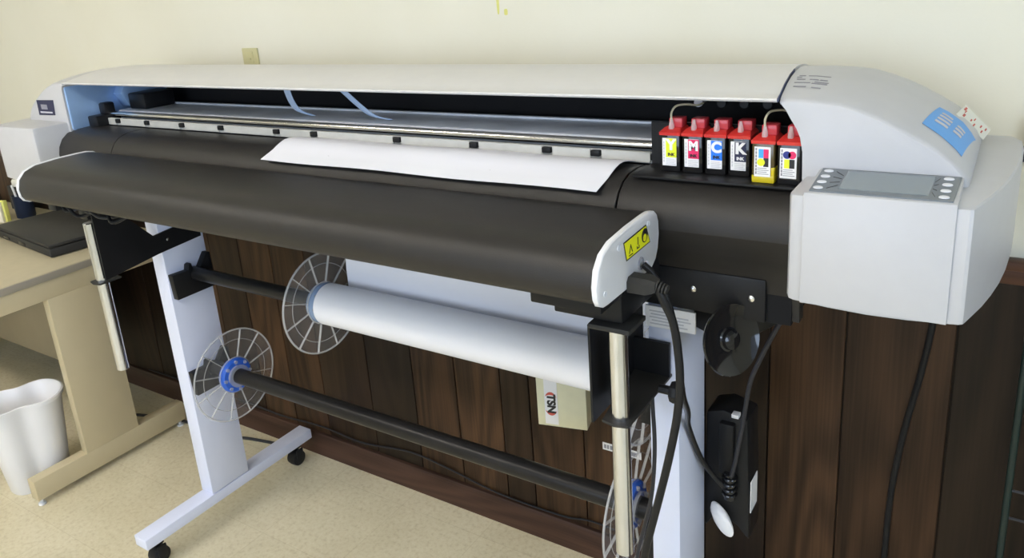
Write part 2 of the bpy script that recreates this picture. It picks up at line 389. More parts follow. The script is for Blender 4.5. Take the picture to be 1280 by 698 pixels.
# right housing
rs = upper_shell(False, True)
# wedge of shell between slanted hood edge and the arc's start
rs.loft([[(-.286, y, 1.394), (-.286, y, 1.4015+crown(y)), (-.2858-.033*(y-1.148)/.352, y, 1.4016+crown(y)), (-.2858-.033*(y-1.148)/.352, y, 1.394)] for y in YS[2:]])
def box_rings(mirror, outer=True):
    out = [(-.247, 1.062), (-.243, 1.053), (-.236, 1.050), (-.228, 1.050), (-.19, 1.0485), (-.14, 1.048), (-.09, 1.0485), (-.045, 1.050), (-.031, 1.0505), (-.027, 1.053), (-.0245, 1.06),
           (-.018, 1.085), (-.009, 1.12), (0., 1.165), (.008, 1.215), (.014, 1.27), (.019, 1.34), (.021, 1.42), (.018, 1.47), (.005, 1.5), (-.247, 1.5)]
    def zb(x, y):
        s = 1.134-.0055*max(0, math.sin(PI*min(1, max(0, (x+.247)/.222)))) if y < 1.06 else 1.134
        return s + .25*max(0, y-1.30)**1.3
    def ring(dz, inset, bottom):
        r = []
        for x, y in out:
            cx, cy = -.12, 1.28
            k = 1-inset/.2
            z = zb(x, y)+dz if bottom else 1.290-dz
            r.append((cx+(x-cx)*k, cy+(y-cy)*k, z))
        return [(MX(x), y, z) for x, y, z in r][::-1] if mirror else r
    return [ring(0, .004, True), ring(.001, .001, True), ring(.004, 0, True), ring(.006, 0, False), ring(.002, .0012, False), ring(0, .005, False)]
rs.loft(box_rings(False))
right_h = rs.build('right_housing', M['grey'], P, smooth=28)
# raised front face with the deck that carries the control panel
deck = MB()
deck.poly([(-.226, 1.046, 1.1335), (-.226, 1.046, 1.292), (-.226, 1.0475, 1.2945), (-.226, 1.149, 1.303), (-.226, 1.149, 1.28), (-.226, 1.056, 1.1335)], (.181, 0, 0), bev=.0012, seg=2)
deck.build('front_cover', M['grey'], right_h)
# control panel with screen, buttons and guide lines
def pz(y): return 1.2950+(y-1.0475)*(.0085/.1015)
def slab(mb, pts, h0, h1): mb.poly([(x, y, pz(y)+h0) for x, y in pts], (0, 0, h1-h0))
cp = MB(); slab(cp, [(-.2205, 1.0530), (-.0505, 1.0530), (-.0475, 1.1455), (-.2215, 1.1455)], -.002, .0014)
cpo = cp.build('control_panel', M['panel'], right_h)
lc = MB(); slab(lc, [(-.186, 1.066), (-.079, 1.066), (-.077, 1.139), (-.186, 1.139)], .001, .0020); lc.build('display', M['lcd'], cpo)
for sx in (0, 1):
    for k in range(4):
        bx, by = (-.2115 if not sx else -.0615), 1.064+k*.0232
        MB().lathe([(0, 0), (.0062, 0), (.0064, .0005), (.0058, .0014), (.003, .0017), (0, .0017)], (bx, by, pz(by)+.0012), (0, 0, 1), 20).build('button', M['button'], cpo)
for k in range(4):
    by = 1.064+k*.0232; ty = 1.0985+(k-1.5)*.013
    ln = MB(); slab(ln, [(-.201, by-.0008), (-.201, by+.0008), (-.189, ty+.0008), (-.189, ty-.0008)], .0012, .0018)
    ln.build('guide_line', M['inkblack'], cpo); ln = MB(); slab(ln, [(-.0715, by-.0008), (-.0715, by+.0008), (-.0765, ty+.0008), (-.0765, ty-.0008)][::-1], .0012, .0018); ln.build('guide_line', M['inkblack'], cpo)
# paper stuck on the shell
def on_shell(x, y, h): return (x, y, arc_z(x)+crown(y)*fc(x)+h)
def drape(corners, h, n=8):
    a, b, c, d = [Vector((*p, 0)) for p in corners]; rows = []
    for i in range(n+1):
        u = i/n; p, q = a.lerp(b, u), d.lerp(c, u)
        rows.append([on_shell(*p.lerp(q, k/n).xy, h) for k in range(n+1)])
    return rows
def drape_bit(corners, u0, u1, v0, v1, h):
    a, b, c, d = [Vector((*p, 0)) for p in corners]
    f = lambda u, v: a.lerp(b, u).lerp(d.lerp(c, u), v).xy
    return drape([f(u0, v0), f(u1, v0), f(u1, v1), f(u0, v1)], h, 3)
BLUE = [(-.104, 1.195), (-.092, 1.303), (-.042, 1.325), (-.052, 1.187)]
BLUE_H, TAG_H = .0012, .0012
blue = MB().grid(drape(BLUE, BLUE_H), .0004).build('blue_sticker', M['sticker'], right_h); blue['label'] = 'blue paper sticker with grey print'
mb = MB()
for v0, v1, u0, u1 in ((.18, .50, .28, .36), (.18, .50, .42, .50), (.18, .50, .56, .64), (.18, .46, .70, .78), (.62, .82, .34, .42), (.62, .82, .47, .55), (.62, .82, .60, .68)): mb.grid(drape_bit(BLUE, u0, u1, v0, v1, BLUE_H+.0007), .0003)
mb.build('print', M['fade'], blue)
TQ = [Vector(p) for p in ((-.0712, 1.329, 1.3548), (-.0625, 1.40, 1.3565), (-.027, 1.46, 1.306), (-.035, 1.414, 1.2985))]
def on_tag(u, v, h=0.):
    p = TQ[0].lerp(TQ[1], u).lerp(TQ[3].lerp(TQ[2], u), v); return p + Vector((.4, -.5, .75))*h
def tag_bit(u0, u1, v0, v1, h): return [[on_tag(u0+(u1-u0)*i/3, v0+(v1-v0)*k/3, h) for k in range(4)] for i in range(4)]
tagp = MB().grid(tag_bit(0, 1, 0, 1, 0), .0006).build('cream_tag', M['tag'], right_h); tagp['label'] = 'cream paper tag with red marks'
mb = MB()
for u0, u1, v0, v1 in ((.62, .86, .05, .11), (.50, .70, .12, .15), (.22, .42, .14, .20), (.35, .50, .38, .42), (.55, .75, .45, .48), (.18, .42, .52, .56), (.5, .7, .70, .74), (.25, .45, .80, .84), (.6, .8, .86, .9)): mb.grid(tag_bit(u0, u1, v0, v1, .0009), .0003)
mb.build('red_marks', M['redprint'], tagp)
mb = MB()
LBL = [(-.283, 1.178), (-.231, 1.174), (-.236, 1.262), (-.292, 1.268)]
for u0, u1, v in ((.10, .45, .22), (.60, .85, .20), (.08, .52, .42), (.56, .98, .40), (.62, 1.0, .48), (.1, .34, .62), (.46, .70, .62), (.74, .94, .62), (.08, .22, .74), (.12, .30, .86), (.38, .98, .86)):
    mb.grid(drape_bit(LBL, u0, u1, v, v+.042, .0006), .0003)
mb.build('printed_notice', M['greyprint'], right_h)

# left housing: mirror image without the ink bay
ls = upper_shell(True, False)
ls.loft(box_rings(True))
left_h = ls.build('left_housing', M['grey'], P, smooth=28)
bd = MB().poly([(-2.412, 1.1462, 1.350), (-2.320, 1.1462, 1.352), (-2.326, 1.1462, 1.308), (-2.414, 1.1462, 1.306)], (0, .0015, 0)).build('badge', M['navy'], left_h); bd['label'] = 'dark square badge with pale print'
MB().box(-2.402, -2.336, 1.1455, 1.1463, 1.313, 1.3175).build('badge_line', M['fade'], bd)
MB().box(-2.392, -2.358, 1.1455, 1.1463, 1.324, 1.338).build('badge_print', M['greyprint'], bd)

# interior
x0i, x1i = -2.272, -.262
MB().box(x0i, x1i, 1.452, 1.49, 1.04, 1.392).box(x0i, x1i, 1.16, 1.452, 1.04, 1.245).box(x0i, x1i, 1.195, 1.452, 1.245, 1.2585).build('chassis', M['inner'], P)
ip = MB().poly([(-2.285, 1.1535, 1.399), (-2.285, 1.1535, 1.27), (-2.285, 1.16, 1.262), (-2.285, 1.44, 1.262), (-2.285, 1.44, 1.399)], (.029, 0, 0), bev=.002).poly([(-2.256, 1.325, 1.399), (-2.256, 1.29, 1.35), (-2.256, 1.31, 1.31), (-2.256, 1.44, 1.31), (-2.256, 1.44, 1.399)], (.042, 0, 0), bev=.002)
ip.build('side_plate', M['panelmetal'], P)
MB().box(-2.257, -2.21, 1.20, 1.275, 1.262, 1.298, bev=.004).box(-2.2575, -2.226, 1.238, 1.272, 1.29, 1.330, bev=.006).box(-2.20, -2.12, 1.30, 1.40, 1.3035, 1.350, bev=.006).build('rod_mount', M['black'], P)
MB().cyl((-2.262, 1.255, 1.297), (-.30, 1.255, 1.297), .0078, 20).build('guide_rod', M['steel'], P)
MB().box(-2.22, -.262, 1.275, 1.412, 1.272, 1.3045, bev=.003).box(-2.22, -.262, 1.40, 1.412, 1.30, 1.309, bev=.001).build('carriage_beam', M['beam'], P)
MB().box(-2.2, -.262, 1.242, 1.272, 1.262, 1.281).build('rail_channel', M['inner'], P)
nx = [-2.16, -2.02, -1.862, -1.70, -1.49, -1.362, -1.108, -.905, -.735, -.632, -.515]
st = MB(); ed = [-2.215] + sorted(nx) + [-.30]
st.box(-2.215, -.30, 1.238, 1.243, 1.268, 1.288)
for a, b in zip(ed, ed[1:]): st.box(a+(.0 if a == -2.215 else .011), b-(.0 if b == -.30 else .011), 1.2335, 1.2385, 1.2695, 1.2885, bev=.001, seg=1)
pb = st.build('pinch_bar', M['strip'], P)
for x in nx:
    MB().box(x-.0095, x+.0095, 1.229, 1.240, 1.2755, 1.287, bev=.002).build('pinch_roller', M['black'], pb)
# flat ink ribbons hanging inside
for pts in ([(-1.515, 1.30, 1.402), (-1.51, 1.302, 1.375), (-1.497, 1.30, 1.345), (-1.475, 1.30, 1.322), (-1.44, 1.31, 1.309)], [(-1.37, 1.30, 1.402), (-1.32, 1.30, 1.375), (-1.275, 1.30, 1.343), (-1.235, 1.302, 1.318), (-1.19, 1.31, 1.308)]):
    Pp = catmull([Vector(p) for p in pts], 6)
    MB().grid([[p + Vector((-.011, 0, 0)), p + Vector((0, -.002, 0)), p + Vector((.011, 0, 0))] for p in Pp], .0015).build('ink_ribbon', M['ribbon'], P)

# black apron in front of the platen
ap = [(1.232, 1.250), (1.232, 1.2665), (1.20, 1.2690), (1.165, 1.2672), (1.140, 1.2595), (1.122, 1.2455), (1.110, 1.226), (1.1045, 1.205), (1.1045, 1.196), (1.112, 1.180), (1.128, 1.158), (1.146, 1.132), (1.158, 1.10), (1.165, 1.06), (1.165, 1.045), (1.19, 1.045), (1.19, 1.250)]
apr = MB()
for a, b in ((-2.271, -2.012), (-2.009, -.537), (-.534, -.2505)):
    apr.poly([(a, y, z) for y, z in ap], (b-a, 0, 0), bev=.0009, seg=1)
apr.build('apron', M['apron'], P, smooth=25)
MB().box(-.52, -.256, 1.142, 1.2315, 1.2675, 1.2715, bev=.001).box(-.52, -.256, 1.2275, 1.2325, 1.269, 1.345).build('ink_tray', M['black'], P)
for i, x in enumerate((-.452, -.412, -.374, -.336, -.30)):   # ink ports on the dark wall behind the bottles
    MB().lathe([(.004, 0), (.0075, 0), (.0075, .006), (.004, .006)], (x, 1.276, 1.372), (0, -1, 0), 18).cyl((x, 1.276, 1.372), (x, 1.452, 1.372), .004, 8).build('ink_port', M['fade'] if i == 0 else M['rubber'], P)

# beam, stand, brackets
MB().box(-2.24, -.275, 1.166, 1.30, 1.035, 1.10, bev=.003).box(-.53, -.30, 1.150, 1.166, 1.042, 1.115, bev=.002).build('cross_beam', M['black'], P)
for x, z in ((-.418, 1.082), (-.322, 1.081)):
    MB().lathe([(0, 0), (.0055, 0), (.0055, .002), (.003, .0035), (0, .0038)], (x, 1.150, z), (0, -1, 0), 14).build('screw', M['screw'], P)
for xf, side in ((XL, 'l'), (XR, 'r')):
    xb = xf-.056
    pst = MB().box(xb, xf, 1.178, 1.316, .115, 1.036, bev=.002).build('post', M['post'], P)
    MB().box(xb-.002, xf, .945, 1.588, .077, .112, bev=.003).build('foot', M['post'], P)
    for cy in (.989, 1.527):
        cm = MB().cyl((xf-.028, cy, .0), (xf-.028, cy, 0), .001) if False else MB()
        cm.box(xf-.042, xf-.014, cy-.016, cy+.016, .060, .078, bev=.003)
        cm.lathe([(.0, -.021), (.018, -.021), (.026, -.017), (.0275, -.006), (.0275, .006), (.026, .017), (.018, .021), (.0, .021)], (xf-.026, cy, .0275), (1, 0, 0), 28)
        cm.box(xf-.052, xf-.047+.002, cy-.014, cy+.014, .02, .066, bev=.003).box(xf-.006, xf+.0, cy-.014, cy+.014, .02, .066, bev=.003)
        cm.build('caster', M['rubber'], P)
# bracket bands across post heads, holding the beam
for xf in (XL, XR):
    inn = xf if xf == XL else xf-.056-.006
    if xf != XL: continue
    b = MB().poly([(inn, 1.165, .922), (inn, 1.305, .932), (inn, 1.305, .983), (inn, 1.225, .983), (inn, 1.16, .977), (inn, 1.085, 1.062), (inn, 1.05, 1.085), (inn, 1.006, 1.085), (inn, 1.006, .902), (inn, 1.055, .908)], (.005, 0, 0)) if xf == XL else MB().box(inn, inn+.005, 1.174, 1.30, .93, 1.034)
    bo = b.build('bracket', M['black'], P)
    if xf == XL:
        for y, z in ((1.199, .955), (1.28, .960)):
            MB().lathe([(0, 0), (.0045, 0), (.0045, .002), (0, .0035)], (inn+.005, y, z), (1, 0, 0), 12).build('screw', M['screw'], bo)
# chrome support tubes with their clamp plates
for xc, xp0, xp1 in ((-2.009, -2.045, -1.986), (-.491, -.540, -.462)):
    MB().lathe([(.0, .632), (.0135, .632), (.0155, .634), (.0155, 1.058), (.0135, 1.06), (0, 1.06)], (xc, 1.01, 0), (0, 0, 1), 32).build('support_tube', M['chrome'], P)
    right = xc > -1
    MB().poly([(xc-.024, .990, .893), (xc, .984, .893), (xc+.023, .990, .893), (xc+.023, 1.05 if not right else 1.20, .893), (xp0 if right else xc-.024, 1.05 if not right else 1.20, .893)], (0, 0, .0045)).build('clamp_plate', M['device'], P)
    if right:
        MB().box(xp0+.006, xp1, .99, 1.055, 1.057, 1.066, bev=.002).build('top_clamp', M['device'], P)
        MB().box(xp0, xp0+.004, 1.0, 1.21, .880, 1.058).box(xp0, xp1-.006, 1.165, 1.172, .898, .962).build('side_plate', M['black'], P)
kn = MB()
kn.lathe([(0, 0), (.008, 0), (.008, .02), (.018, .022), (.020, .028), (.020, .036), (.016, .040), (0, .041)], (-.462, 1.105, .908), (1, 0, 0), 8)
kn.build('clamp_knob', M['rubber'], P)
# rating label plate at the right post head
lp = MB().box(-.512, -.420, 1.1655, 1.170, .990, 1.030, bev=.0008, seg=1).build('rating_label', M['label'], P); lp['label'] = 'white rating label with faint rows of print'
mb = MB()
for k, (a, b) in enumerate(((.05, .55), (.08, .9), (.05, .95), (.1, .8), (.06, .88))): mb.box(-.508+.084*a, -.508+.084*b, 1.1648, 1.1656, 1.020-k*.006, 1.0222-k*.006)
mb.build('label_print', M['fade'], lp)
# spindle holders on the posts
for xf, sg in ((XL, 1), (XR-.056, -1)):
    for z in (.832, .522):
        h = MB()
        h.poly([(xf, 1.184, z-.057), (xf, 1.180, z+.02), (xf, 1.232, z+.018), (xf, 1.236, z+.034), (xf, 1.246, z+.036), (xf, 1.25, z+.012), (xf, 1.27, z+.012), (xf, 1.30, z+.052), (xf, 1.312, z+.05), (xf, 1.314, z-.057)], (sg*.022, 0, 0), bev=.002)
        h.build('spindle_holder', M['black'], P)

# dryer bar hung in front: black rounded tube closed by white end caps
cap_prof = [(1.040, 1.2375), (1.066, 1.2370), (1.084, 1.233), (1.094, 1.225), (1.0995, 1.213), (1.1005, 1.190), (1.0955, 1.168), (1.086, 1.152), (1.070, 1.1425), (1.02, 1.1415), (.955, 1.1425), (.914, 1.143), (.898, 1.1445), (.887, 1.150), (.8805, 1.161), (.8785, 1.180), (.885, 1.204), (.902, 1.2225), (.930, 1.2325), (.986, 1.2365)]
def shrink(pr, d):
    cy = sum(p[0] for p in pr)/len(pr); cz = sum(p[1] for p in pr)/len(pr)
    return [(cy+(y-cy)*(1-d/.105), cz+(z-cz)*(1-d/.048)) for y, z in pr]
dx0, dx1 = -2.054, -.4565
inn = shrink(cap_prof, .0022)
dr = MB().loft([[(x, y, z) for y, z in inn] for x in (dx0+.006, dx1-.008)]).build('dryer_bar', M['apron'], P)
for xa, xb in ((dx0, dx0+.009), (dx1-.010, dx1)):
    MB().loft([[(xa, y, z) for y, z in shrink(cap_prof, .0016)], [(xa+.0015, y, z) for y, z in cap_prof], [(xb-.0015, y, z) for y, z in cap_prof], [(xb, y, z) for y, z in shrink(cap_prof, .0016)]]).build('end_cap', M['cap'], dr, smooth=40)
for y, z in ((.902, 1.164), (.951, 1.216), (1.058, 1.220), (1.05, 1.157)):
    MB().lathe([(0, 0), (.0048, 0), (.0045, .0012), (.002, .0005), (0, .0005)], (dx1, y, z), (1, 0, 0), 14).build('screw', M['beam'], dr)
hz = [(.9665, 1.2185), (1.049, 1.2215), (1.0635, 1.1885), (.975, 1.187)]
MB().poly([(dx1-.0005, y, z) for y, z in hz], (.0010, 0, 0)).build('hazard_border', M['inkblack'], dr)
hin = [(.969, 1.2165), (1.0475, 1.2193), (1.0605, 1.1905), (.977, 1.1893)]
hl = MB().poly([(dx1-.0003, y, z) for y, z in hin], (.0012, 0, 0)).build('hazard_label', M['hazard'], dr); hl['label'] = 'yellow hazard label with three black pictograms'
def yzq(y, z, pts, xx): return [(xx, y+a, z+b) for a, b in pts]
mb = MB(); xx = dx1+.0008
mb.lathe([(.0, 0), (.0112, 0), (.0112, .0006), (.0, .0006)], (xx, 1.0415, 1.2065), (1, 0, 0), 24)
mb.poly(yzq(.990, 1.198, [(-.007, -.006), (.007, -.006), (.007, -.0045), (-.007, -.0045)], xx), (.0006, 0, 0))
mb.poly(yzq(.990, 1.200, [(-.0065, -.004), (-.0045, -.004), (.0, .006), (.0045, -.004), (.0065, -.004), (.0, .0095)], xx), (.0006, 0, 0))
mb.poly(yzq(1.016, 1.201, [(-.001, -.001), (-.001, .011), (.001, .011), (.001, -.001)], xx), (.0006, 0, 0))
mb.poly(yzq(1.016, 1.197, [(-.0045, -.003), (.0045, -.003), (.0045, .0015), (.003, .0015), (.003, -.0015), (-.003, -.0015), (-.003, .0015), (-.0045, .0015)], xx), (.0006, 0, 0))
mb.build('pictograms', M['inkblack'], hl)
mb = MB(); mb.lathe([(.0042, 0), (.0058, 0), (.0058, .0006), (.0042, .0006)], (xx+.0007, 1.0405, 1.203), (1, 0, 0), 20)
mb.box(xx+.0006, xx+.0013, 1.036, 1.045, 1.2022, 1.2038).build('pictogram_gap', M['hazard'], hl)
MB().lathe([(.0105, -.002), (.0105, .0015), (.0085, .0022), (.008, -.002)], (dx1, 1.026, 1.1655), (1, 0, 0), 20).build('cable_grommet', M['greyprint'], dr)
# hangers that carry the dryer bar, and the loose wiring under its left end
for xa, xb in ((-2.03, -1.992), (-.60, -.478)):
    MB().box(xa, xb, 1.0, 1.168, 1.070, 1.1425, bev=.003).box(xa, xb, .93, 1.01, 1.115, 1.1425, bev=.003).build('hanger', M['black'], dr)
MB().lathe([(0, 0), (.005, 0), (.005, .002), (0, .0035)], (-.548, 1.0, 1.09), (0, -1, 0), 12).build('screw', M['screw'], dr)
wr_ = MB()
random.seed(3)
for k in range(6):
    a = -2.045+.05*k; wr_.tube([(a, .93+.02*(k % 2), 1.142), (a+.03, .94, 1.125-.008*(k % 3)), (a+.07, .96, 1.118+.006*(k % 2)), (a+.11, .97, 1.142)], .0045, 8, 5)
wr_.tube([(-1.99, 1.01, 1.142), (-1.965, 1.02, 1.10), (-1.93, 1.04, 1.085), (-1.89, 1.06, 1.095), (-1.86, 1.10, 1.12), (-1.85, 1.15, 1.14)], .004, 8, 6)
wr_.box(-1.90, -1.878, 1.05, 1.075, 1.078, 1.105, bev=.004)
wr_.build('loose_wiring', M['cable'], dr)
# round black dish on the right of the post head
dish = MB(); n_ = Vector((math.sin(math.radians(62)), -math.cos(math.radians(62)), .22)).normalized(); dc = Vector((-.350, 1.12, 1.0175))
dish.lathe([(a*1.17, b*1.15) for a, b in [(0, -.012), (.016, -.012), (.018, -.004), (.042, -.001), (.0485, .004), (.0505, .0075), (.0495, .010), (.046, .0085), (.035, .0045), (.017, .003), (.0145, .0045), (.0135, .010), (.009, .0125), (0, .013)]], dc, n_, 48)
dish.tube([dc-n_*.011, dc-n_*.04, (-.392, 1.20, .995), (-.394, 1.25, .99)], .010, 12, 6)
dish.build('adjuster_dish', M['gloss'], P)
MB().poly([(-.452, 1.245, 1.04), (-.29, 1.245, 1.04), (-.30, 1.245, 1.0), (-.36, 1.245, .955), (-.40, 1.245, .945), (-.452, 1.245, .965)], (0, .02, 0), bev=.003).build('adjuster_bracket', M['black'], P)

# ------------------------------------------------------------------ media: spindles, roll and sheet
AY = 1.257
def flange(parent, x, z, r, hub='blueplastic'):
    f = MB().lathe([(.052, -.001), (r-.004, -.001), (r-.004, .001), (.052, .001)], (x, AY, z), (1, 0, 0), 56)
    fo = f.build('flange', M['clear'], parent)
    g = MB()
    for rr, q in ((r-.003, .0026), (r*.76, .0009), (.054, .0018)): g.torus((x, AY, z), (1, 0, 0), rr, q, 56, 8)
    for k in range(12):
        a = 2*PI*k/12+.2; e = Vector((0, math.cos(a), math.sin(a))); o_ = Vector((x, AY, z)); sd = Vector((0, -math.sin(a), math.cos(a)))*.0008
        p0, p1 = o_+e*.054, o_+e*(r-.003)
        g.poly([p0-sd+Vector((-.003, 0, 0)), p1-sd+Vector((-.003, 0, 0)), p1+sd+Vector((-.003, 0, 0)), p0+sd+Vector((-.003, 0, 0))], (.006, 0, 0))
    g.build('rib', M['rib'], fo)
    h = MB(); h.lathe([(.036, -.010), (.050, -.010), (.052, -.004), (.052, .006), (.046, .012), (.036, .012)], (x, AY, z), (1, 0, 0), 40)
    h.build('hub', M[hub], fo)
    h = MB(); h.lathe([(.0235, -.014), (.032, -.014), (.034, .020), (.0235, .020)], (x, AY, z), (1, 0, 0), 32)
    for k in range(8):
        a = 2*PI*k/8; h.cyl((x-.004, AY+.043*math.cos(a), z+.043*math.sin(a)), (x+.016, AY+.043*math.cos(a), z+.043*math.sin(a)), .0055, 10)
    h.build('hub_core', M['rib'], fo)
up = thing('media_spindle', 'upper black spindle carrying the white paper roll', 'spindle', (-1.25, AY, .812), 'spindles on the printer stand')
MB().cyl((XL+.004, AY, .832), (-.520, AY, .832), .0195, 24).build('shaft', M['rod'], up)
flange(up, -1.442, .832, .135, 'palehub')
flange(up, -.548, .832, .135, 'palehub')
lo = thing('media_spindle', 'lower empty black spindle with a clear flange at each end', 'spindle', (-1.25, AY, .497), 'spindles on the printer stand')
MB().cyl((XL+.004, AY, .522), (-.520, AY, .522), .0225, 24).build('shaft', M['rod'], lo)
flange(lo, -1.872, .522, .142)
flange(lo, -.590, .522, .142)

roll = thing('paper_roll', 'roll of white plotter paper feeding up into the printer', 'paper', (-.99, AY, .779))
r_ = .0535
MB().lathe([(.026, 0), (r_-.001, 0), (r_, .001), (r_, .857), (r_-.001, .858), (.026, .858)], (-1.424, AY, .832), (1, 0, 0), 64).build('wound_paper', M['paper'], roll)
rows = []
for y, z in ((AY+r_*.98, .84), (AY+r_*1.02, .87), (1.312, .91), (1.316, .96), (1.320, 1.0), (1.322, 1.034)): rows.append([(-1.40+.834*k/10, y, z) for k in range(11)])
MB().grid(rows, .0006).build('feeding_sheet', M['paper'], roll)
rows = []
for i in range(11):
    u = i/10; y = 1.2325-.128*u; z = 1.2725+.006*math.sin(PI*min(1, u*1.4))-.026*max(0, u-.35)**1.25*1.6
    rows.append([(-1.402+(.847-.013*u)*k/14, y, z+.0012*math.sin(k*.9+i*.3)) for k in range(15)])
MB().grid(rows, .0005).build('printed_sheet', M['paper'], roll)

# ------------------------------------------------------------------ ink bottles
def bottle(x0, yf, w, zb, label, body_m, cap_m, letter, colour, kind, tubed):
    d = .044; xm = x0+w/2; zt = zb+.063
    t = thing('ink_bottle', label, 'ink bottle', (xm, yf+d/2, zb), 'ink bottles in the printer bay')
    b = MB(); b.box(x0, x0+w, yf, yf+d, zb, zt, bev=.002)
    b.build('tank', body_m, t)
    if body_m == M['amber']:
        MB().box(x0-.0003, x0+w+.0003, yf-.0003, yf+d, zb, zb+.013, bev=.002).box(x0+w-.006, x0+w+.0003, yf-.0003, yf+d, zb+.010, zb+.026, bev=.002).build('ink_level', M['amberink'], t)
    c = MB()
    c.loft([[(x0-.001, yf-.001, zt-.002), (x0+w+.001, yf-.001, zt-.002), (x0+w+.001, yf+d+.001, zt-.002), (x0-.001, yf+d+.001, zt-.002)],
            [(x0-.0015, yf-.0015, zt+.003), (x0+w+.0015, yf-.0015, zt+.003), (x0+w+.0015, yf+d+.0015, zt+.003), (x0-.0015, yf+d+.0015, zt+.003)],
            [(x0+.004, yf+.010, zt+.009), (x0+w-.002, yf+.010, zt+.009), (x0+w-.002, yf+d-.004, zt+.009), (x0+.004, yf+d-.004, zt+.009)]])
    co = c.build('cap', cap_m, t)
    nk = MB().box(x0+.010, x0+w-.001, yf+.014, yf+d-.006, zt+.009, zt+.0245, bev=.0015).build('neck', M['redclear'], co)
    nz = MB().lathe([(0, 0), (.005, 0), (.0045, .006), (.0028, .014), (.0022, .017), (0, .017)], (x0+.016, yf+.010, zt+.007), (0, 0, 1), 14).build('nozzle', M['rib'], co)
    if tubed:
        MB().tube([(x0+.016, yf+.010, zt+.021), (x0+.0155, yf+.012, zt+.034), (x0+.020, yf+.022, zt+.043), (x0+.032, yf+.04, zt+.043), (x0+.041, yf+.062, zt+.038), (x0+.043, 1.268, 1.372)], .0018, 8, 7).build('ink_tube', M['tube'], t)
    lx0, lx1, lz0, lz1 = x0+.0035, x0+w-.0055, zb+.010, zb+.0565
    la = MB().box(lx0, lx1, yf-.0006, yf+.001, lz0, lz1, bev=.0005, seg=1).build('label', M['label'], t)
    yy = yf-.0009; g = MB()
    if kind == 'letter':
        cx0 = lx0+.0065; cz0 = lz0+.0145
        g.box(cx0, lx1, yy, yf, cz0, lz1-.0004).build('colour_field', colour, la)
        lettering('letter', letter, .0235 if letter != 'M' else .0205, ((cx0+lx1)/2, yy-.0003, cz0+.0205), (1, 0, 0), (0, 0, 1), M['label'], la, .0003, bold=.0012)
        lettering('caption', 'INK', .0068, ((cx0+lx1)/2, yy-.0003, cz0+.0048), (1, 0, 0), (0, 0, 1), M['inkblack'] if letter != 'K' else M['label'], la, .0002, bold=.0003)
        q = MB()
        for k in range(4): q.box(cx0, lx1-.0015-.002*(k % 2), yy, yf, lz0+.0025+k*.0028, lz0+.0034+k*.0028)
        for k in range(7): q.box(lx0+.0022, lx0+.0036, yy, yf, lz0+.006+k*.0052, lz0+.0098+k*.0052)
        q.build('small_print', M['fade'], la)
    else:
        cols = colour; cx = (lx0+lx1)/2+.0018; cz = lz0+.0295; h = .0068
        for j, (dx, dz, m_, rnd) in enumerate(((-1, 1, cols[0], kind == 'round'), (1, 1, cols[1], kind == 'round'), (-1, -1, cols[2], kind == 'square'), (1, -1, cols[3], False))):
            s_ = MB(); px, pz_ = cx+dx*h*.55, cz+dz*h
            if rnd: s_.lathe([(0, 0), (h*.86, 0), (h*.86, .0006), (0, .0006)], (px, yf-.0004, pz_), (0, -1, 0), 20)
            else: s_.box(px-h*.55, px+h*.55, yy, yf, pz_-h, pz_+h)
            s_.build('colour_patch', m_, la)
        q = MB()
        for k in range(4): q.box(cx-.009, cx+.008-.003*(k % 2), yy, yf, lz0+.004+k*.003, lz0+.005+k*.003)
        for k in range(8): q.box(lx0+.0018, lx0+.0042, yy, yf, lz0+.004+k*.0052, lz0+.0082+k*.0052)
        q.build('small_print', M['greyprint'], la)
    return t
ZB = 1.2716
W_ = .0335
bottle(-.4855, 1.182, W_, ZB, 'black ink bottle with yellow green label, leftmost in the row, its tube arched above', M['gloss'], M['red'], 'Y', M['yellow'], 'letter', True)
bottle(-.4475, 1.182, W_, ZB, 'black ink bottle with magenta label marked M and red cap', M['gloss'], M['red'], 'M', M['magenta'], 'letter', False)
bottle(-.4095, 1.182, W_, ZB, 'black ink bottle with bright blue label marked C and red cap', M['gloss'], M['red'], 'C', M['cyan'], 'letter', False)
bottle(-.3715, 1.182, W_, ZB, 'black ink bottle with black label marked K and red cap', M['gloss'], M['red'], 'K', M['navy'], 'letter', False)
bottle(-.3270, 1.156, W_, ZB, 'amber ink bottle with yellow base and four colour patches, second from the right', M['amber'], M['red'], '', (M['ltblue'], M['magenta'], M['yellow'], M['inkblack']), 'square', True)
bottle(-.2890, 1.156, W_, ZB, 'dark ink bottle with lilac label of four colour patches, nearest the control panel', M['gloss'], M['red'], '', (M['deep'], M['magenta'], M['yellow'], M['inkblack']), 'round', False)

# ------------------------------------------------------------------ cords and power gear at the right
cord = thing('power_cable', 'black power cord plugged into the white end cap of the dryer bar', 'cord', (-.45, .99, .5))
pl = MB(); pl.loft([[(dx1+.0005+dx, .990+a*s_, 1.150+b*s_) for a, b in ((-.017, -.0115), (.017, -.0115), (.017, .005), (.011, .0115), (-.011, .0115), (-.017, .005))] for dx, s_ in ((0, 1.), (.028, 1.), (.034, .9), (.042, .66))])
for k in range(4): pl.lathe([(.0055, 0), (.0095-.0007*k, .0005), (.0095-.0007*k, .003), (.0055, .0035)], (dx1+.041+k*.0046, .990, 1.1495-k*.0012), (1, 0, -.2), 14)
pl.build('plug', M['device'], cord)
MB().tube([(-.416, .990, 1.149), (-.405, .993, 1.122), (-.395, 1.0, 1.09), (-.3875, 1.0, 1.043), (-.385, 1.0, .99), (-.391, 1.0, .925), (-.405, 1.0, .849), (-.421, 1.0, .776), (-.439, 1.0, .699), (-.451, 1.0, .642), (-.47, 1.0, .5), (-.48, 1.0, .25), (-.48, 1.0, .010)], .0065, 12, 8).build('cable', M['cable'], cord)
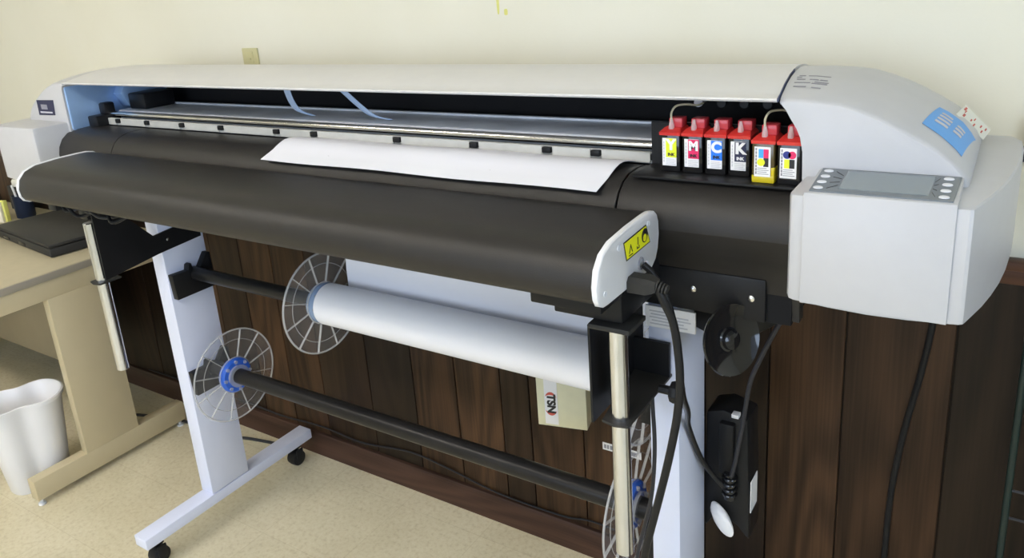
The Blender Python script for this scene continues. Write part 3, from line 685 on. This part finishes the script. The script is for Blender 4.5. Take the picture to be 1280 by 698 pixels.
MB().tube([(-.452, 1.026, 1.165), (-.436, 1.03, 1.147), (-.418, 1.03, 1.114), (-.406, 1.03, 1.073), (-.399, 1.03, 1.013), (-.396, 1.04, .945), (-.418, 1.12, .865), (-.446, 1.2, .781), (-.4445, 1.26, .68), (-.427, 1.29, .624), (-.408, 1.30, .597)], .0055, 12, 8)\
    .build('dryer_lead', M['cable'], P)
ad = thing('power_adapter', 'black power adapter strapped behind the right post with a white plug', 'adapter', (-.41, 1.35, .46))
a_ = MB()
a_.poly([(-.455, 1.322, .745), (-.42, 1.322, .757), (-.372, 1.322, .745), (-.366, 1.322, .53), (-.366, 1.322, .468), (-.390, 1.322, .495), (-.43, 1.322, .515), (-.458, 1.322, .47), (-.462, 1.322, .52)], (0, .075, 0), bev=.006)
a_.box(-.425, -.395, 1.308, 1.33, .62, .735, bev=.004)
a_.build('case', M['black'], ad)
g = MB()
for k in range(4): g.torus((-.401, 1.306, .583+.0125*k), (0, 0, 1), .0125, .0034, 24, 8)
g.cyl((-.401, 1.306, .570), (-.401, 1.306, .630), .0115, 16)
g.build('strain_relief', M['gloss'], ad)
MB().loft([[(-.424+.019*math.cos(a)*s_*1.15+.012*(1-h), 1.300+h*.014, .524-.010*(1-h)+.024*math.sin(a)*s_-.012*math.cos(a)) for a in [2*PI*k/20 for k in range(20)]] for h, s_ in ((-.5, .55), (-.3, .9), (0, 1.), (.6, 1.), (1., .8))]).build('white_plug', M['white'], ad)
MB().box(-.3662, -.3645, 1.328, 1.372, .532, .605, bev=.0005, seg=1).build('rating_sticker', M['label'], ad)
MB().box(-.402, -.388, 1.314, 1.33, .749, .757, bev=.001).build('top_tab', M['label'], ad)
lead = MB().tube([(-.399, 1.30, .615), (-.390, 1.30, .658), (-.374, 1.295, .755), (-.355, 1.27, .858), (-.333, 1.25, .921), (-.308, 1.23, .981), (-.282, 1.22, 1.041), (-.270, 1.21, 1.075), (-.262, 1.20, 1.10), (-.258, 1.19, 1.1345)], .0042, 10, 7)
tag(recenter(lead.build('adapter_lead', M['greycable'])), 'thin black lead rising from the power adapter to the grey housing', 'lead')
cl2 = MB().tube([(-.474, 1.10, .89), (-.471, 1.10, .79), (-.479, 1.10, .689), (-.499, 1.10, .595), (-.510, 1.10, .54), (-.515, 1.10, .40), (-.515, 1.10, .15), (-.515, 1.10, .008)], .0038, 10, 7)
tag(recenter(cl2.build('thin_cable', M['greycable'])), 'thin dark cable hanging from the clamp knob beside the chrome tube', 'cable')
wc = MB().tube([(-.085, YW-.018, 1.0), (-.093, YW-.018, .876), (-.106, YW-.018, .762), (-.128, YW-.018, .616), (-.142, YW-.018, .461), (-.145, YW-.018, .296), (-.15, YW-.018, .1), (-.16, YW-.035, .006)], .0065, 10, 8)
tag(recenter(wc.build('wall_cable', M['black'])), 'black cable hanging down the panelled wall below the control panel', 'cable')
bw = MB().tube([(-3.0, YW-.017, .10), (-2.387, YW-.017, .108), (-2.163, YW-.017, .104), (-1.952, YW-.017, .117), (-1.761, YW-.017, .109), (-1.544, YW-.017, .138), (-1.382, YW-.017, .124), (-1.203, YW-.017, .099), (-.981, YW-.017, .099), (-.865, YW-.017, .116), (-.6, YW-.017, .10), (.3, YW-.017, .10)], .0026, 8, 8)
tag(recenter(bw.build('baseboard_wire', M['greycable'])), 'thin dark wire lying in waves along the top of the baseboard', 'wire')
oc = MB().box(.018, .030, YW-.03, YW-.001, 1.222, 1.246, bev=.003).box(.026, .08, YW-.02, YW-.001, 1.215, 1.30, bev=.004)
tag(recenter(oc.build('wall_switch', M['cup'])), 'small dark switch on the cream wall at the far right edge', 'switch')

# ------------------------------------------------------------------ things on the wall
wp = thing('outlet_plate', 'small ivory outlet plate on the cream wall above the printer hood', 'outlet', (-2.027, YW-.004, 1.385))
MB().box(-2.063, -1.992, YW-.006, YW, 1.375, 1.443, bev=.002).build('plate', M['ivory'], wp)
MB().box(-2.043, -2.012, YW-.008, YW-.004, 1.412, 1.433, bev=.002).box(-2.043, -2.012, YW-.008, YW-.004, 1.384, 1.405, bev=.002).cyl((-2.027, YW-.0085, 1.409), (-2.027, YW-.004, 1.409), .003, 10).build('socket', M['ivory'], wp)
ct = thing('cream_carton', 'small cream carton with a black and red logo below the paper roll', 'carton', (-.93, 1.555, .44))
cm4 = Matrix.Translation((-.910, 1.553, .548)) @ Matrix.Rotation(math.radians(13), 4, 'Z')
MB().box(-.066, .066, -.045, .045, -.075, .09, bev=.002, mat4=cm4).build('box', M['carton'], ct)
lb = MB().box(-.045, -.010, -.0465, -.0445, -.068, .085, mat4=cm4).build('logo_label', M['label'], ct)
ex = cm4.to_3x3()
lettering('logo_text', 'TSN', .030, cm4 @ Vector((-.0275, -.0472, -.008)), ex @ Vector((0, 0, -1)), ex @ Vector((1, 0, 0)), M['inkblack'], lb, .0003, bold=.0014)
ar = MB()
for s_ in (1, -1):
    pts = []
    for k in range(13):
        a = math.radians(25+130*k/12); pts.append((-.0275+.0165*math.cos(a)*s_, -.0470, -.008+s_*(.010+.024*math.sin(a))))
    w2 = [.0008+.0075*math.sin(PI*k/12) for k in range(13)]
    outl = [cm4 @ Vector(p) for p in pts] + [cm4 @ Vector((p[0], p[1], p[2]-s_*w)) for p, w in list(zip(pts, w2))[::-1]]
    ar.poly(outl, ex @ Vector((0, -.0004, 0)))
ar.build('logo_arc', M['redprint'], lb)
wl = thing('wall_label', 'small white printed label on the dark panelling beside the lower chrome tube', 'label', (-.785, YW-.013, .36))
MB().box(-.842, -.730, YW-.0135, YW-.0118, .362, .384, bev=.0003, seg=1).build('paper', M['label'], wl)
mb = MB()
for a, b in ((.04, .10), (.12, .17), (.20, .27), (.55, .60), (.63, .70), (.74, .93)): mb.box(-.842+.112*a, -.842+.112*b, YW-.0139, YW-.0134, .367, .379)
mb.build('print', M['greyprint'], wl)
gr = thing('wire_rack', 'dark green wire rack standing at the far right edge', 'rack', (.2, 1.3, 0))
MB().cyl((.062, 1.5, 0), (.062, 1.5, 1.02), .0065, 12).cyl((.34, 1.5, 0), (.34, 1.5, 1.02), .0065, 12).cyl((.34, 1.2, 0), (.34, 1.2, 1.02), .0065, 12).build('post', M['green'], gr)
for z in (.30, .56, .62, .95):
    w = MB().tube([(.062, 1.5, z), (.34, 1.5, z), (.34, 1.2, z)], .0028, 8, 1)
    w.build('wire', M['greycable'], gr)

# ------------------------------------------------------------------ desk at the left and the things on it
XD = -2.622
dk = thing('office_desk', 'beige laminate desk with a panel leg standing left of the printer', 'desk', (-3.4, 1.2, 0))
MB().box(-4.2, XD+.004, .86, 1.59, .750, .775, bev=.004).build('desktop', M['laminate'], dk)
MB().box(XD+.004, XD+.008, .862, 1.588, .748, .772, bev=.0015).build('edge_band', M['bullnose'], dk)
MB().box(-4.18, XD, .90, 1.57, .683, .750, bev=.003).build('apron_frame', M['steelbeige'], dk)
MB().box(XD-.035, XD, 1.128, 1.325, .095, .684, bev=.002).build('panel_leg', M['steelbeige'], dk)
MB().box(XD-.045, XD, .944, 1.512, .022, .097, bev=.003).build('foot', M['steelbeige'], dk)
for y in (.958, 1.49): MB().lathe([(0, 0), (.012, 0), (.012, .006), (.006, .008), (.006, .03), (0, .03)], (XD-.014, y, 0), (0, 0, 1), 16).build('glide', M['beam'], dk)
MB().box(-4.15, -2.92, 1.42, 1.44, .16, .69, bev=.002).build('modesty_panel', M['beigedark'], dk)
MB().box(-4.18, -4.14, 1.0, 1.5, 0, .684, bev=.002).build('far_leg', M['steelbeige'], dk)

dv = thing('closed_device', 'flat dark grey closed device lying on the beige desk', 'device', (-2.93, 1.38, .775))
dm = Matrix.Translation((-2.985, 1.385, .775)) @ Matrix.Rotation(math.radians(-6), 4, 'Z')
MB().box(-.25, .25, -.13, .15, .004, .034, bev=.004, mat4=dm).build('base', M['device'], dv)
MB().box(-.249, .249, -.129, .149, .036, .048, bev=.004, mat4=dm).build('lid', M['device'], dv)
MB().box(-.03, .03, -.1315, -.128, .010, .022, bev=.0005, mat4=dm).build('front_slot', M['gloss'], dv)
MB().box(-.18, -.12, -.1315, -.128, .010, .020, bev=.0005, mat4=dm).build('front_slot', M['gloss'], dv)
for sx in (-.17, .17):
    for sy in (-.10, .12): MB().box(sx-.012, sx+.012, sy-.012, sy+.012, 0, .005, mat4=dm).build('foot', M['rubber'], dv)
cu = thing('pen_cup', 'navy pen cup on the desk behind the dark grey device', 'cup', (-3.45, 1.49, .775))
MB().lathe([(0, 0), (.034, 0), (.036, .004), (.038, .095), (.036, .096), (.033, .008), (0, .008)], (-3.45, 1.49, .775), (0, 0, 1), 28).build('cup', M['cup'], cu)
for i, (dx, dy, tx, ty, m_) in enumerate(((-.012, 0, -.03, .01, M['label']), (.010, .008, .02, .02, M['fade']), (0, -.012, .01, -.02, M['label']), (.015, -.01, .035, 0, M['device']), (-.015, .012, -.015, .03, M['tag']))):
    MB().cyl((-3.45+dx, 1.49+dy, .785), (-3.45+dx+tx, 1.49+dy+ty, .775+.135+.005*i), .0045, 10).build('pen', m_, cu)
nb = thing('note_pad', 'upright yellow note pad at the left edge behind the dark device', 'note pad', (-3.47, 1.40, .775))
nm = Matrix.Translation((-3.475, 1.405, .775)) @ Matrix.Rotation(math.radians(20), 4, 'Z')
MB().box(-.06, .022, -.015, -.003, 0, .085, bev=.001, mat4=nm).build('front_sheets', M['notep'], nb)
MB().box(-.058, .030, -.003, .016, 0, .088, bev=.001, mat4=nm).build('sheets', M['note'], nb)
jar = thing('white_jar', 'small round white pot on top of a black holder by the wall', 'pot', (-3.60, 1.555, .775))
MB().box(-3.66, -3.57, 1.53, 1.585, .775, .88, bev=.003).build('holder', M['device'], jar)
MB().lathe([(0, .88), (.024, .88), (.027, .885), (.027, .903), (.022, .911), (0, .912)], (-3.60, 1.557, 0), (0, 0, 1), 24).build('pot', M['tag'], jar)
mo = MB().lathe([(0, 0), (.022, 0), (.030, .008), (.030, .018), (.020, .028), (0, .031)], (-3.315, 1.285, .775), (1e-4, 0, 1), 24)
tag(recenter(mo.build('tape_roll', M['cup'])), 'small dark round object at the left edge of the desk', 'object')

# trash can with a pinched, figure-eight rim
tc_ = thing('trash_can', 'white plastic trash can with a fluted rim under the desk', 'trash can', (-2.785, 1.03, 0))
def tr(s_, z, dr=0.):
    out = []
    for k in range(64):
        a = 2*PI*k/64; rr = (.118+dr)*s_*(1+.17*math.cos(2*a)-.075*math.cos(4*a)+.02*math.cos(6*a)); out.append((-2.785+rr*math.cos(a+1.2), 1.03+rr*math.sin(a+1.2), z))
    return out
MB().loft([tr(.70, .0), tr(.72, .004), tr(.84, .16), tr(.955, .305), tr(.97, .318)] + [tr(.97, .318, .007), tr(.975, .330, .007), tr(.97, .332, .002), tr(.96, .325, -.004), tr(.82, .16, -.004), tr(.70, .008, -.004)]).build('bin', M['white'], tc_, smooth=60)
MB().tube([(-2.75, 1.50, .006), (-2.45, 1.53, .006), (-2.2, 1.56, .006), (-2.0, 1.585, .006)], .005, 8, 8)
fc_ = MB().tube([(-3.0, 1.40, .0065), (-2.7, 1.50, .0065), (-2.40, 1.52, .0065), (-2.28, 1.55, .0065), (-2.1, 1.585, .0065)], .0055, 8, 8)
tag(recenter(fc_.build('floor_cable', M['greycable'])), 'grey cable lying on the floor between desk foot and printer stand', 'cable')

# ------------------------------------------------------------------ light and camera
def area(name, loc, target, sx, sy, power, col):
    l = bpy.data.lights.new(name, 'AREA'); l.shape = 'RECTANGLE'; l.size = sx; l.size_y = sy; l.energy = power; l.color = col
    o = bpy.data.objects.new(name, l); C.objects.link(o); o.location = loc
    o.rotation_euler = (Vector(target)-Vector(loc)).to_track_quat('-Z', 'Z').to_euler(); return o
area('window_daylight', (XB+.12, -.9, 1.6), (-2, .2, 1.1), 2.7, 1.25, 78, (.66, .80, 1.))
area('front_fill_light', (-1.1, YA-.12, 1.6), (-1.1, 1.5, 1.0), 2.9, 1.25, 62, (.74, .85, 1.))  # added fill lamp behind the extra front window, evens the front faces
w = bpy.data.worlds.new('World'); bpy.context.scene.world = w; w.use_nodes = True
w.node_tree.nodes['Background'].inputs[0].default_value = (.75, .85, 1, 1); w.node_tree.nodes['Background'].inputs[1].default_value = 1.

yaw, pitch, rollv, F = .58871919, .28886999, .07269007, 966.725
f = Vector((-math.sin(yaw)*math.cos(pitch), math.cos(yaw)*math.cos(pitch), -math.sin(pitch)))
r = Vector((math.cos(yaw), math.sin(yaw), 0)); d = f.cross(r)
r2 = r*math.cos(rollv)+d*math.sin(rollv); d2 = -r*math.sin(rollv)+d*math.cos(rollv)
cam = bpy.data.cameras.new('camera'); co = bpy.data.objects.new('camera', cam); C.objects.link(co)
m4 = Matrix((r2, -d2, -f)).transposed().to_4x4(); m4.translation = (0, 0, 1.6); co.matrix_world = m4
cam.sensor_width = 36; cam.lens = F/1280*36; cam.shift_y = -90.407/1280; cam.clip_start = .02
sc = bpy.context.scene; sc.camera = co
vs = sc.view_settings; vs.view_transform = 'Standard'; vs.look = 'None'; vs.gamma = 1; vs.exposure = 0.; vs.use_curve_mapping = False
sc.cycles.use_denoising = True
sc.cycles.max_bounces = 8; sc.cycles.transparent_max_bounces = 24
